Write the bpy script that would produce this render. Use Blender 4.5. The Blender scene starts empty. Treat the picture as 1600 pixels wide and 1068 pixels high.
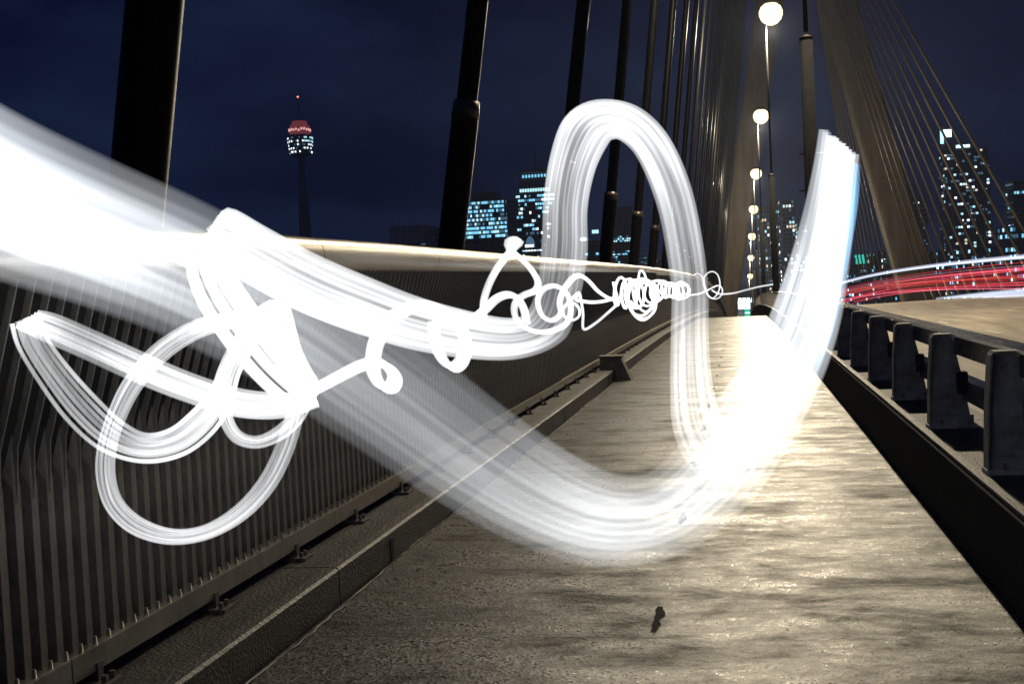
import bpy, math, random
from mathutils import Vector, Matrix

random.seed(7)
S = bpy.context.scene
COL = S.collection

# ------------------------------------------------------------------ camera
F = 1900.0                      # focal length in pixels of the 1600 wide photo
CAMH = 1.35
cam_d = bpy.data.cameras.new('camera'); cam = bpy.data.objects.new('camera', cam_d); COL.objects.link(cam)
cam_d.sensor_width = 36; cam_d.lens = 36 * F / 1600
cam_d.clip_start = 0.05; cam_d.clip_end = 9000
v = Vector(((1157 - 800) / F, (534 - 436) / F, -1)).normalized()     # the deck's direction seen by the camera
w = Vector((-0.040, 1, 0)); u = (w - w.dot(v) * v).normalized()
xc = v.cross(u)
ROT = Matrix((xc, v, u))                                              # camera -> world
M4 = ROT.to_4x4(); M4.translation = Vector((0, 0, CAMH))
cam.matrix_world = M4
S.camera = cam
CAM = Vector((0, 0, CAMH))

# ------------------------------------------------------------------ world (night sky) and exposure
S.view_settings.view_transform = 'Standard'; S.view_settings.look = 'None'
S.view_settings.exposure = 0; S.view_settings.gamma = 1
try: S.view_settings.use_curve_mapping = False
except Exception: pass
W = bpy.data.worlds.new('World'); S.world = W; W.use_nodes = True
nt = W.node_tree; N = nt.nodes; L = nt.links
bg = N['Background']; bg.inputs['Strength'].default_value = 1.0
tc = N.new('ShaderNodeTexCoord')
mp = N.new('ShaderNodeMapping'); mp.inputs['Scale'].default_value = (1.6, 1.6, 4.2); mp.inputs['Location'].default_value = (0.35, 0.1, 0.42)
nz = N.new('ShaderNodeTexNoise'); nz.inputs['Scale'].default_value = 2.3; nz.inputs['Detail'].default_value = 5; nz.inputs['Roughness'].default_value = 0.52
rp = N.new('ShaderNodeValToRGB')
rp.color_ramp.elements[0].position = 0.40; rp.color_ramp.elements[0].color = (0.0004, 0.0022, 0.0200, 1)
rp.color_ramp.elements[1].position = 0.68; rp.color_ramp.elements[1].color = (0.0090, 0.0190, 0.056, 1)
L.new(tc.outputs['Generated'], mp.inputs['Vector']); L.new(mp.outputs[0], nz.inputs['Vector'])
L.new(nz.outputs['Fac'], rp.inputs['Fac']); L.new(rp.outputs['Color'], bg.inputs['Color'])

C = S.cycles
C.use_denoising = True; C.denoising_prefilter = 'ACCURATE'
C.max_bounces = 6; C.diffuse_bounces = 2; C.glossy_bounces = 3; C.transmission_bounces = 2
C.volume_bounces = 0; C.transparent_max_bounces = 64
C.sample_clamp_indirect = 4.0
C.use_adaptive_sampling = True; C.adaptive_threshold = 0.02

# ------------------------------------------------------------------ helpers
def zd(y):
    """height of the crowned deck at distance y"""
    return -2.1e-4 * (y - 20) ** 2 if y > 20 else 0.0

def zp(y):
    """the path falls away faster past its own crest"""
    return zd(y) - (.03*(y-52) if y > 52 else 0)

def PT(px, py, y):
    """point at distance y along the bridge seen towards a place of the photo"""
    r = ROT @ Vector(((px - 800) / F, (534 - py) / F, -1))
    return CAM + r * (y / r.y)

def mesh(name, vs, fs, mat, parent=None, smooth=False, loc=None):
    m = bpy.data.meshes.new(name); m.from_pydata(vs, [], fs); m.update()
    if smooth:
        for p in m.polygons: p.use_smooth = len(p.vertices) == 4
    if mat: m.materials.append(mat)
    o = bpy.data.objects.new(name, m); COL.objects.link(o)
    if parent: o.parent = parent
    if loc: o.location = loc
    return o

def link(name, me, parent=None, loc=(0, 0, 0), rot=None):
    o = bpy.data.objects.new(name, me); COL.objects.link(o); o.location = loc
    if parent: o.parent = parent
    if rot: o.rotation_euler = rot
    return o

def thing(name, label, cat, loc=(0, 0, 0), group=None, rot=None):
    o = bpy.data.objects.new(name, None); COL.objects.link(o); o.location = loc; o.empty_display_size = .2
    if rot: o.rotation_euler = rot
    o['label'] = label; o['category'] = cat
    if group: o['group'] = group
    return o

def tag(o, label=None, cat=None, group=None, kind=None):
    if label: o['label'] = label
    if cat: o['category'] = cat
    if group: o['group'] = group
    if kind: o['kind'] = kind
    return o

class MB:
    def __init__(s): s.v = []; s.f = []
    def add(s, vs, fs):
        b = len(s.v); s.v += [tuple(p) for p in vs]; s.f += [tuple(b + i for i in q) for q in fs]; return s
    def box(s, x0, x1, y0, y1, z0, z1):
        return s.add([(x0,y0,z0),(x1,y0,z0),(x1,y1,z0),(x0,y1,z0),(x0,y0,z1),(x1,y0,z1),(x1,y1,z1),(x0,y1,z1)],
                     [(0,3,2,1),(4,5,6,7),(0,1,5,4),(1,2,6,5),(2,3,7,6),(3,0,4,7)])
    def tube(s, a, b, r0, r1=None, n=10, cap=True):
        a = Vector(a); b = Vector(b); r1 = r0 if r1 is None else r1
        d = (b - a).normalized(); e = Vector((0, 0, 1)) if abs(d.z) < .9 else Vector((1, 0, 0))
        p = d.cross(e).normalized(); q = d.cross(p)
        vs = [a + (p*math.cos(2*math.pi*i/n) + q*math.sin(2*math.pi*i/n))*r0 for i in range(n)] + \
             [b + (p*math.cos(2*math.pi*i/n) + q*math.sin(2*math.pi*i/n))*r1 for i in range(n)]
        fs = [(i, (i+1) % n, n+(i+1) % n, n+i) for i in range(n)]
        if cap: fs += [tuple(range(n-1, -1, -1)), tuple(range(n, 2*n))]
        return s.add(vs, fs)
    def path(s, pts, r, n=8):
        for i in range(len(pts)-1): s.tube(pts[i], pts[i+1], r, r, n)
        return s
    def lathe(s, prof, c=(0,0,0), n=24):
        vs = []; fs = []
        for (r, z) in prof:
            for i in range(n):
                a = 2*math.pi*i/n; vs.append((c[0]+r*math.cos(a), c[1]+r*math.sin(a), c[2]+z))
        for k in range(len(prof)-1):
            for i in range(n):
                fs.append((k*n+i, k*n+(i+1) % n, (k+1)*n+(i+1) % n, (k+1)*n+i))
        fs.append(tuple(range(n-1, -1, -1))); fs.append(tuple(range((len(prof)-1)*n, len(prof)*n)))
        return s.add(vs, fs)
    def prism(s, prof, ys, follow=True, dx=None, base=None):
        """closed profile of (x,z) swept along the bridge"""
        n = len(prof); vs = []; fs = []
        for y in ys:
            o = (base or zd)(y) if follow else 0
            ex = dx(y) if dx else (0, 0)
            for (x, z) in prof: vs.append((x + ex[0], y, z + o + ex[1]))
        for k in range(len(ys)-1):
            for i in range(n):
                fs.append((k*n+i, k*n+(i+1) % n, (k+1)*n+(i+1) % n, (k+1)*n+i))
        fs.append(tuple(range(n-1, -1, -1))); b = (len(ys)-1)*n; fs.append(tuple(range(b, b+n)))
        return s.add(vs, fs)
    def build(s, name, mat, parent=None, smooth=False, loc=None):
        return mesh(name, s.v, s.f, mat, parent, smooth, loc)

def frange(a, b, st):
    r = []; n = max(1, int(math.ceil((b - a) / st - 1e-6)))
    return [a + (b - a) * i / n for i in range(n + 1)]

def mat(name, color, rough=.6, metal=0., spec=.5, var=.25, scale=6., bump=0., bscale=60., stretch=(1,1,1), rvar=0., coat=0., color2=None, detail=6):
    m = bpy.data.materials.new(name); m.use_nodes = True
    t = m.node_tree; n = t.nodes; l = t.links; p = n['Principled BSDF']
    p.inputs['Roughness'].default_value = rough; p.inputs['Metallic'].default_value = metal
    p.inputs['Specular IOR Level'].default_value = spec
    if coat: p.inputs['Coat Weight'].default_value = coat; p.inputs['Coat Roughness'].default_value = .15
    co = n.new('ShaderNodeTexCoord'); ma = n.new('ShaderNodeMapping'); ma.inputs['Scale'].default_value = stretch
    l.new(co.outputs['Object'], ma.inputs['Vector'])
    z = n.new('ShaderNodeTexNoise'); z.inputs['Scale'].default_value = scale; z.inputs['Detail'].default_value = detail; z.inputs['Roughness'].default_value = .65
    l.new(ma.outputs[0], z.inputs['Vector'])
    r = n.new('ShaderNodeValToRGB'); r.color_ramp.elements[0].position = .3; r.color_ramp.elements[1].position = .7
    c2 = color2 or tuple(min(1, c*(1+var)) for c in color); c1 = tuple(c*(1-var) for c in color)
    r.color_ramp.elements[0].color = (*c1, 1); r.color_ramp.elements[1].color = (*c2, 1)
    l.new(z.outputs['Fac'], r.inputs['Fac']); l.new(r.outputs['Color'], p.inputs['Base Color'])
    if rvar:
        mr = n.new('ShaderNodeMapRange'); mr.inputs['From Min'].default_value = .3; mr.inputs['From Max'].default_value = .7
        mr.inputs['To Min'].default_value = max(.03, rough - rvar); mr.inputs['To Max'].default_value = min(1, rough + rvar)
        l.new(z.outputs['Fac'], mr.inputs['Value']); l.new(mr.outputs[0], p.inputs['Roughness'])
    if bump:
        b = n.new('ShaderNodeBump'); b.inputs['Strength'].default_value = bump; b.inputs['Distance'].default_value = .01
        z2 = n.new('ShaderNodeTexNoise'); z2.inputs['Scale'].default_value = bscale; z2.inputs['Detail'].default_value = 4
        l.new(ma.outputs[0], z2.inputs['Vector']); l.new(z2.outputs['Fac'], b.inputs['Height']); l.new(b.outputs[0], p.inputs['Normal'])
    return m

def emat(name, color, strength, sample=False):
    m = bpy.data.materials.new(name); m.use_nodes = True
    t = m.node_tree; t.nodes.clear()
    o = t.nodes.new('ShaderNodeOutputMaterial'); e = t.nodes.new('ShaderNodeEmission')
    e.inputs['Color'].default_value = (*color, 1); e.inputs['Strength'].default_value = strength
    t.links.new(e.outputs[0], o.inputs['Surface'])
    if not sample: m.cycles.emission_sampling = 'NONE'
    return m

def glowmat(name, color):
    """light left hanging in the air: it only adds to what is behind it; its strength is stored on the mesh"""
    m = bpy.data.materials.new(name); m.use_nodes = True
    t = m.node_tree; t.nodes.clear()
    o = t.nodes.new('ShaderNodeOutputMaterial'); e = t.nodes.new('ShaderNodeEmission'); tr = t.nodes.new('ShaderNodeBsdfTransparent')
    ad = t.nodes.new('ShaderNodeAddShader'); at = t.nodes.new('ShaderNodeAttribute'); at.attribute_name = 'glow'
    e.inputs['Color'].default_value = (*color, 1)
    t.links.new(at.outputs['Fac'], e.inputs['Strength'])
    t.links.new(e.outputs[0], ad.inputs[0]); t.links.new(tr.outputs[0], ad.inputs[1]); t.links.new(ad.outputs[0], o.inputs['Surface'])
    m.cycles.emission_sampling = 'NONE'
    return m

# ------------------------------------------------------------------ materials
def wet_path():
    m = bpy.data.materials.new('wet_path'); m.use_nodes = True
    t = m.node_tree; n = t.nodes; l = t.links; p = n['Principled BSDF']
    co = n.new('ShaderNodeTexCoord')
    def noise(scale, st, det=5, rough=.6):
        a = n.new('ShaderNodeMapping'); a.inputs['Scale'].default_value = st; l.new(co.outputs['Object'], a.inputs['Vector'])
        z = n.new('ShaderNodeTexNoise'); z.inputs['Scale'].default_value = scale; z.inputs['Detail'].default_value = det; z.inputs['Roughness'].default_value = rough
        l.new(a.outputs[0], z.inputs['Vector']); return z.outputs['Fac']
    def rng(s, a, b, c, d):
        r = n.new('ShaderNodeMapRange'); r.inputs['From Min'].default_value = a; r.inputs['From Max'].default_value = b
        r.inputs['To Min'].default_value = c; r.inputs['To Max'].default_value = d; l.new(s, r.inputs['Value']); return r.outputs[0]
    def noised(scale, st, det, rough, dist):
        f = noise(scale, st, det, rough); f.node.inputs['Distortion'].default_value = dist; return f
    blotch = noised(.75, (.8, 1.25, 1), 9, .72, .2)
    wet = noised(1.5, (.75, 1.5, 1), 12, .80, .15)
    film = noised(4.5, (.7, 1.6, 1), 9, .82, .1)
    fine = noise(60, (1, 1, 1), 5, .9)
    vo = n.new('ShaderNodeTexVoronoi'); vo.inputs['Scale'].default_value = 88; l.new(co.outputs['Object'], vo.inputs['Vector'])
    se = n.new('ShaderNodeSeparateColor'); l.new(vo.outputs['Color'], se.inputs[0]); stone = se.outputs[0]
    r = n.new('ShaderNodeValToRGB'); r.color_ramp.elements[0].position = .36; r.color_ramp.elements[1].position = .64
    r.color_ramp.elements[0].color = (.013, .012, .0115, 1); r.color_ramp.elements[1].color = (.060, .052, .041, 1)
    l.new(blotch, r.inputs['Fac'])
    def mult(x, y):
        q = n.new('ShaderNodeMix'); q.data_type = 'RGBA'; q.blend_type = 'MULTIPLY'; q.inputs[0].default_value = 1
        l.new(x, q.inputs[6]); l.new(y, q.inputs[7]); return q.outputs[2]
    def math(op, x, y):
        q = n.new('ShaderNodeMath'); q.operation = op; l.new(x, q.inputs[0])
        if isinstance(y, float): q.inputs[1].default_value = y
        else: l.new(y, q.inputs[1])
        return q.outputs[0]
    l.new(mult(mult(r.outputs['Color'], rng(stone, 0, 1, .12, 2.1)), rng(film, .38, .58, .45, 1.15)), p.inputs['Base Color'])
    ro = math('ADD', rng(wet, .40, .61, .54, .23), rng(film, .36, .64, .08, -.08))
    l.new(math('ADD', ro, rng(stone, 0, 1, -.08, .14)), p.inputs['Roughness'])
    l.new(math('MULTIPLY', rng(wet, .40, .60, .14, 1.0), rng(stone, 0, 1, .15, 1.6)), p.inputs['Specular IOR Level'])
    b1 = n.new('ShaderNodeBump'); b1.inputs['Strength'].default_value = .42; b1.inputs['Distance'].default_value = .004
    l.new(vo.outputs['Distance'], b1.inputs['Height'])
    b2 = n.new('ShaderNodeBump'); b2.inputs['Strength'].default_value = .30; b2.inputs['Distance'].default_value = .012
    l.new(fine, b2.inputs['Height']); l.new(b1.outputs[0], b2.inputs['Normal'])
    b3 = n.new('ShaderNodeBump'); b3.inputs['Strength'].default_value = .12; b3.inputs['Distance'].default_value = .03
    l.new(film, b3.inputs['Height']); l.new(b2.outputs[0], b3.inputs['Normal'])
    l.new(b3.outputs[0], p.inputs['Normal'])
    return m

M = dict(
    path=wet_path(),
    base=mat('dark_joint_filler', (.012, .011, .010), .8),
    tar=mat('worn_tar', (.020, .018, .016), .85, spec=.1, var=.8, scale=60, bump=.8, bscale=90),
    road=mat('road_asphalt', (.38, .33, .25), .6, var=.5, stretch=(1.6, .16, 1), scale=1.2, bump=.5, bscale=90, rvar=.12, detail=10),
    paint=mat('road_paint', (.72, .70, .62), .5, var=.2, scale=20),
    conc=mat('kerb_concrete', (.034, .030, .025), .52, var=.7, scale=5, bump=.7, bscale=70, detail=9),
    edge=mat('seam_glint', (.62, .56, .46), .5, var=.4, scale=40),  # pale colour painting the glint along the wet kerb seam
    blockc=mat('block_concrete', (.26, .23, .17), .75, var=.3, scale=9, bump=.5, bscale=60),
    picket=mat('weathered_picket_steel', (.20, .178, .148), .55, metal=.15, var=.55, scale=14, stretch=(1, 1, .35), bump=.25, bscale=120, detail=9),
    backing=mat('black_backing_sheet', (.006, .006, .007), .7),
    kick=mat('kick_rail_metal', (.30, .27, .22), .42, metal=.55, var=.35, scale=8, rvar=.12),
    pipe=mat('brushed_handrail_steel', (.50, .47, .42), .36, metal=.9, var=.18, scale=16, stretch=(1, .18, 1), bump=.08, bscale=240, rvar=.05),
    steel=mat('stanchion_steel', (.14, .12, .10), .5, metal=.5, var=.4, scale=15),
    stud=mat('stud_steel', (.5, .46, .4), .3, metal=.8),
    barrier=mat('black_barrier_paint', (.016, .017, .020), .36, var=.5, scale=7, rvar=.12, bump=.12, bscale=50),
    post=mat('barrier_post_paint', (.34, .34, .345), .45, var=.5, scale=9, bump=.2, bscale=40),
    rim=mat('brown_post_edge', (.28, .25, .2), .5, metal=.2, var=.5, scale=20),  # browner tone for the post flanges and bolts
    rail=mat('barrier_rail_paint', (.030, .031, .036), .22, metal=.3, var=.4, scale=8, rvar=.08),
    railedge=mat('pale_rail_edge', (.62, .60, .58), .35, metal=.4),  # pale strip along the front edge of the top rail
    plinth=mat('shaded_plinth', (.010, .010, .011), .75, var=.5, scale=4, spec=.2),  # shade of the path-side face put into this near black
    cable=mat('black_cable_sheath', (.006, .006, .006), .38, spec=.12, var=.4, scale=5, rvar=.04),
    cableright=mat('tan_cable_sheath', (.085, .066, .042), .4, spec=.3, var=.3, scale=2),
    collar=mat('collar_steel', (.12, .10, .08), .35, metal=.6),
    pylon=mat('pylon_concrete', (.066, .048, .031), .8, var=.55, stretch=(1, 1, .12), scale=1.1, detail=10, bump=.3, bscale=4),
    joint=mat('pylon_joint_band', (.08, .065, .05), .9),  # bands round the pylon legs at the pour joints
    pole=mat('galvanised_pole', (.022, .022, .023), .85, metal=.0, spec=.06, var=.2, scale=5),
    lampbody=mat('lamp_housing', (.12, .12, .12), .5, metal=.3),
    lamp=emat('lit_lamp_bowl', (1, .78, .42), 2.6),
    water=mat('harbour_water', (.006, .010, .016), .12, var=.3, scale=.2, bump=.4, bscale=.8),
    land=mat('dark_foreshore', (.012, .013, .012), .9, scale=.05),
    leaf=mat('fallen_leaf', (.42, .36, .06), .5, scale=60),
    bdark=mat('facade_dark', (.055, .065, .085), .7, scale=.08),
    bgrey=mat('facade_grey', (.22, .22, .235), .8, scale=.06),
    bblue=mat('facade_blue_grey', (.11, .14, .20), .6, scale=.06),
    bwarm=mat('facade_brown', (.26, .225, .21), .8, scale=.08),
    bwhite=mat('facade_white', (.5, .52, .56), .7, scale=.08),
    glass=mat('dark_window_glass', (.012, .016, .024), .15, scale=.2),
    w_cyan=emat('window_lit_cyan', (.22, .68, 1.0), 1.4),
    w_cyan2=emat('window_lit_pale_cyan', (.50, .88, 1.0), 1.5),
    w_dim=emat('window_lit_dim_blue', (.14, .32, .50), .5),
    w_white=emat('window_lit_white', (.85, .97, 1.0), 2.6),
    w_warm=emat('window_lit_warm', (1.0, .86, .66), 1.1),
    sign_blue=emat('lit_sign_blue', (.2, .7, 1.0), 6.0),
    sign_white=emat('lit_sign_white', (.75, .95, 1.0), 3.6),
    sign_green=emat('lit_sign_green', (.03, .55, .38), 1.1),
    red_flood=emat('red_floodlight_glow', (1.0, .20, .24), .20),  # floodlight on the turret put in as the surface's own glow
    red_soft=emat('pale_red_floodlight', (1.0, .50, .46), 1.3),
    beacon=emat('red_beacon', (1.0, .25, .2), 3.0),
    sign_pale=emat('lit_sign_pale', (.75, .8, .85), .16),  # faint even glow of the gantry sign's side panels
)

# ------------------------------------------------------------------ ground: water, land, road, path
tag(MB().add([(-9000, -900, -32), (9000, -900, -32), (9000, 8000, -32), (-9000, 8000, -32)], [(0,1,2,3)]).build('water', M['water']), kind='structure')
tag(MB().box(-4000, 5000, 560, 6000, -31.9, -29.5).build('land', M['land']), kind='structure')

def cross(x):            # the road's crossfall
    return max(-.02, -.02 + .024 * (x - 1.4))
ROADX = [1.46, 3, 5, 8, 12, 16, 20, 24, 27.6]
road_ys = frange(-8, 400, 4)
vs = []; fs = []
for y in road_ys:
    for x in ROADX: vs.append((x, y, zd(y) + cross(x)))
nx = len(ROADX); nb = len(vs)
for k in range(len(road_ys)-1):
    for i in range(nx-1): fs.append((k*nx+i, k*nx+i+1, (k+1)*nx+i+1, (k+1)*nx+i))
for y in road_ys:                                    # underside
    for x in (ROADX[0], ROADX[-1]): vs.append((x, y, zd(y) - 1.6))
for k in range(len(road_ys)-1):
    a = nb+2*k; fs.append((a, a+2, a+3, a+1))
road = tag(mesh('road', vs, fs, M['road']), kind='structure')
for lx, y0, per, ln in ((4.9, 6.5, 6.1, 1.6), (8.3, 8, 6.1, 1.7), (11.8, 7, 6.1, 1.7), (18.6, 9, 6.1, 1.7), (22.2, 9, 6.1, 1.7)):
    y = y0
    while y < 95:
        m = MB(); ys = (y, y+ln/2, y+ln); vv = []
        for yy in ys:
            for x in (lx-.06, lx+.06): vv.append((x, yy, zd(yy)+cross(x)+.006))
        m.add(vv, [(0,1,3,2), (2,3,5,4)])
        m.build('lane_dash', M['paint'], road)
        y += per
for lx in (1.95, 15.2):
    m = MB(); ys = frange(-5, 130, 3); vv = []
    for yy in ys:
        for x in (lx-.06, lx+.06): vv.append((x, yy, zd(yy)+cross(x)+.006))
    m.add(vv, [(2*i, 2*i+1, 2*i+3, 2*i+2) for i in range(len(ys)-1)]).build('edge_line', M['paint'], road)

footpath = tag(MB().prism([(-2.75, -.3), (1.12, -.3), (1.12, -.03), (-2.75, -.03)], frange(-6, 300, 4), base=zp).build('footpath', M['base']), kind='structure')
PX0, PX1 = -1.79, 1.003
y = -1.7; k = 0
while y < 96:
    ln = 2.1
    tilt = random.uniform(-.003, .003)
    m = MB(); ys = frange(y+.003, y+ln-.003, .7)
    m.prism([(PX0, -.1), (PX1+.02, -.1), (PX1+.02, .0), (PX1-.1, .0), (PX0+.1, 0), (PX0, -.0)], ys, dx=lambda q: (0, tilt), base=zp)
    o = m.build('slab', M['path'], footpath)
    if 2 < y < 30:
        ng = 26; ring = []
        for q in range(ng):
            an = 2*math.pi*q/ng; j = random.uniform(.35, 1.2)
            ring.append((-.383 + .030*math.cos(an)*j, y + .26 + .19*math.sin(an)*random.uniform(.75, 1.1), zd(y)+.0025+tilt))
        MB().add(ring + [(-.383, y+.26, zd(y)+.0026+tilt)], [(q, (q+1) % ng, ng) for q in range(ng)]).build('tar_patch', M['tar'], o)
    y += ln; k += 1
# concrete upstand under the fence: kerb stones and wet seam
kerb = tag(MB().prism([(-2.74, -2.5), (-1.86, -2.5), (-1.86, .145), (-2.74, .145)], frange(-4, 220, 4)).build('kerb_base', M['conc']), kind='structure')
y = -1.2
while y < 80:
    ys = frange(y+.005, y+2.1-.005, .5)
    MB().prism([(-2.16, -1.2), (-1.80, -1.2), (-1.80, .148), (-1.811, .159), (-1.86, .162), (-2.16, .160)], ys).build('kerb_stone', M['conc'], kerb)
    y += 2.1
for yy in (5.9, 7.9, 12.1, 16.3, 20.5):
    MB().box(-1.803, -1.797, yy, yy+.05, .01, .12).build('drain_slot', M['base'], kerb)
vv = []; ff = []
ys = frange(1.5, 52, .09)
for i, yy in enumerate(ys):
    j = random.uniform(-.007, .007) + .012*math.sin(yy*1.7); ww = random.uniform(.0015, .007)
    vv += [(PX0+.012+j-ww, yy, zd(yy)+.004), (PX0+.012+j+ww, yy, zd(yy)+.0055)]
mesh('seam_glint_strip', vv, [(2*i, 2*i+1, 2*i+3, 2*i+2) for i in range(len(ys)-1)], M['edge'], kerb)  # pale strip stands in for the wet seam's highlight

# ------------------------------------------------------------------ fence on the outer side of the path
fence = thing('bridge_fence', 'long dark picket fence with fat steel pipe handrail along the wet path', 'fence', (-2.12, 0, 0))
def fp(x, y, z): return (x + 2.12, y, z)
def railtop(y):                    # top of the handrail above the deck
    tb = [(0, 1.56), (3, 1.604), (4, 1.632), (6.7, 1.651), (11.5, 1.668), (24, 1.716), (40, 1.775), (67, 1.95), (85, 1.93), (102, 1.82), (172, 1.3), (400, 1.2)]
    for (a, b), (c, d) in zip(tb, tb[1:]):
        if y <= c: return b + (d - b) * max(0, y - a) / (c - a)
    return 1.72
PITCH = .086
def picket_mesh(H):
    """flat strip below, tapering to a point where a thin fin leans outward above"""
    bend = .90
    m = MB()
    w_, t_ = .0225, .030
    m.add([(-.012, -w_,   .275), (.018, -w_+.005,   .275), (.018, w_-.005, .275), (-.012, w_, .275),
           (-.012, -w_, bend-.02), (.018, -w_+.005, bend-.06), (.018, w_-.005, bend-.06), (-.012, w_, bend-.02),
           (.012, 0, bend+.10)],
          [(0,1,5,4), (1,2,6,5), (2,3,7,6), (0,4,7,3), (4,5,8), (5,6,8), (6,7,8), (4,8,7)])
    a = .0034; zs = [bend-.10, bend+.06, bend+.2, bend+.4, H]
    xs = [.010, .020, .064, .124, .124+(H-bend-.4)*.30]
    vs = []
    for x, z in zip(xs, zs): vs += [(x+.010, -a, z), (x+.010, a, z), (x-.012, a, z), (x-.012, -a, z)]
    fs = []
    for k in range(4):
        for i in range(4): fs.append((k*4+i, k*4+(i+1) % 4, (k+1)*4+(i+1) % 4, (k+1)*4+i))
    m.add(vs, fs)
    return m
pm = None
y = 2.6; npk = 0; far = MB()
pmesh = {}
while y < 150:
    key = round(railtop(y) - .13, 2)
    if npk < 300:
        if key not in pmesh:
            o = picket_mesh(key).build('picket', M['picket'], fence); pmesh[key] = o.data
        else:
            o = link('picket', pmesh[key], fence)
        o.location = (0, y, zd(y)); npk += 1
        st = link('stud', pmesh['stud'], fence, (.022, y, zd(y)+.325)) if 'stud' in pmesh and y < 14 else None
        if 'stud' not in pmesh:
            st = MB().tube((0, 0, -.02), (0, 0, .006), .0085, .006, 7).build('stud', M['stud'], fence); st.location = (.030, y, zd(y)+.325); pmesh['stud'] = st.data
        if st: st.location = (.034, y, zd(y)+.300)
        y += PITCH
    else:
        far.add([(.012, y-.02, zd(y)+.275), (.012, y+.02, zd(y)+.275), (.012, y+.02, zd(y)+.88), (.012, y-.02, zd(y)+.88), (-.02, y, zd(y)+1.0)], [(0,1,2,3), (3,2,4)])
        far.add([(.016, y-.006, zd(y)+.9), (.016, y+.006, zd(y)+.9), (.19, y+.006, zd(y)+key), (.19, y-.006, zd(y)+key)], [(0,1,2,3)])
        y += PITCH
tag(far.build('far_picket', M['picket'], fence), kind='stuff')
ys = frange(1.2, 230, 2.5)
vs = []; fs = []
for yy in ys:
    for (x, z) in ((-.045, .22), (-.045, .92), (.040, 1.22), (.125, railtop(yy)-.10), (.02, railtop(yy)-.10), (-.10, .22)): vs.append((x, yy, z+zd(yy)))
for k in range(len(ys)-1):
    for i in range(5): fs.append((k*6+i, k*6+i+1, (k+1)*6+i+1, (k+1)*6+i))
mesh('backing_sheet', vs, fs, M['backing'], fence)
y = 1.0                                               # handrail pipe in lengths
while y < 226:
    ln = 2.2 if y < 60 else 8.8
    m = MB(); ys = frange(y+.004, y+ln-.004, 1.1 if y < 60 else 2.2)
    prof = [(.085*math.cos(a), .085*math.sin(a)) for a in [2*math.pi*i/28 for i in range(28)]]
    n = 28; vs = []; fs = []
    for yy in ys:
        for (a, b) in prof: vs.append((.145+a, yy, railtop(yy)-.085+b+zd(yy)))
    for k in range(len(ys)-1):
        for i in range(n): fs.append((k*n+i, (k+1)*n+i, (k+1)*n+(i+1) % n, k*n+(i+1) % n))
    mesh('handrail_pipe', vs, fs, M['pipe'], fence, True)
    y += ln
MB().prism([(.145-.02, -.12), (.145+.02, -.12), (.145+.02, -.06), (.145-.02, -.06)], frange(1, 226, 2.5), dx=lambda q: (0, railtop(q))).build('pipe_core', M['backing'], fence)
y = .9
while y < 140:                                        # kick rail lengths with an upturned lip
    ln = 2.46
    MB().prism([(.02, .208), (.062, .208), (.062, .283), (.050, .283), (.050, .220), (.02, .220)], frange(y+.004, y+ln-.004, 1.2)).build('kick_rail', M['kick'], fence)
    MB().prism([(-.03, .271), (.050, .271), (.050, .281), (-.03, .281)], frange(y+.004, y+ln-.004, 1.2)).build('kick_ledge', M['kick'], fence)
    y += ln
y = 2.63
stan = None
while y < 75:
    if stan is None:
        m = MB(); m.box(.0, .05, -.016, .016, .0, .07); m.box(-.03, .10, -.05, .05, -.004, .012)
        m.tube((.075, -.025, .0), (.075, -.025, .035), .010, n=6); m.tube((.075, .025, .0), (.075, .025, .035), .010, n=6)
        o = m.build('stanchion', M['steel'], fence); stan = o.data
    else: o = link('stanchion', stan, fence)
    o.location = (.02, y, zd(y)+.163)
    y += .88

# tapered concrete block standing at the kerb
m = MB(); bx = thing('concrete_block', 'small tapered pale concrete block at the kerb under the fence', 'concrete block', (-1.81, 17.3, 0))
m.add([(-.20, -.19, 0), (.24, -.16, 0), (.24, .20, 0), (-.20, .23, 0), (-.20, -.13, .33), (.10, -.11, .31), (.10, .15, .31), (-.20, .17, .33)],
      [(0,3,2,1), (4,5,6,7), (0,1,5,4), (1,2,6,5), (2,3,7,6), (3,0,4,7)]).build('body', M['blockc'], bx)
m = MB(); m.box(-.215, .115, -.145, .185, .325, .352).build('cap', M['blockc'], bx)

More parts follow.
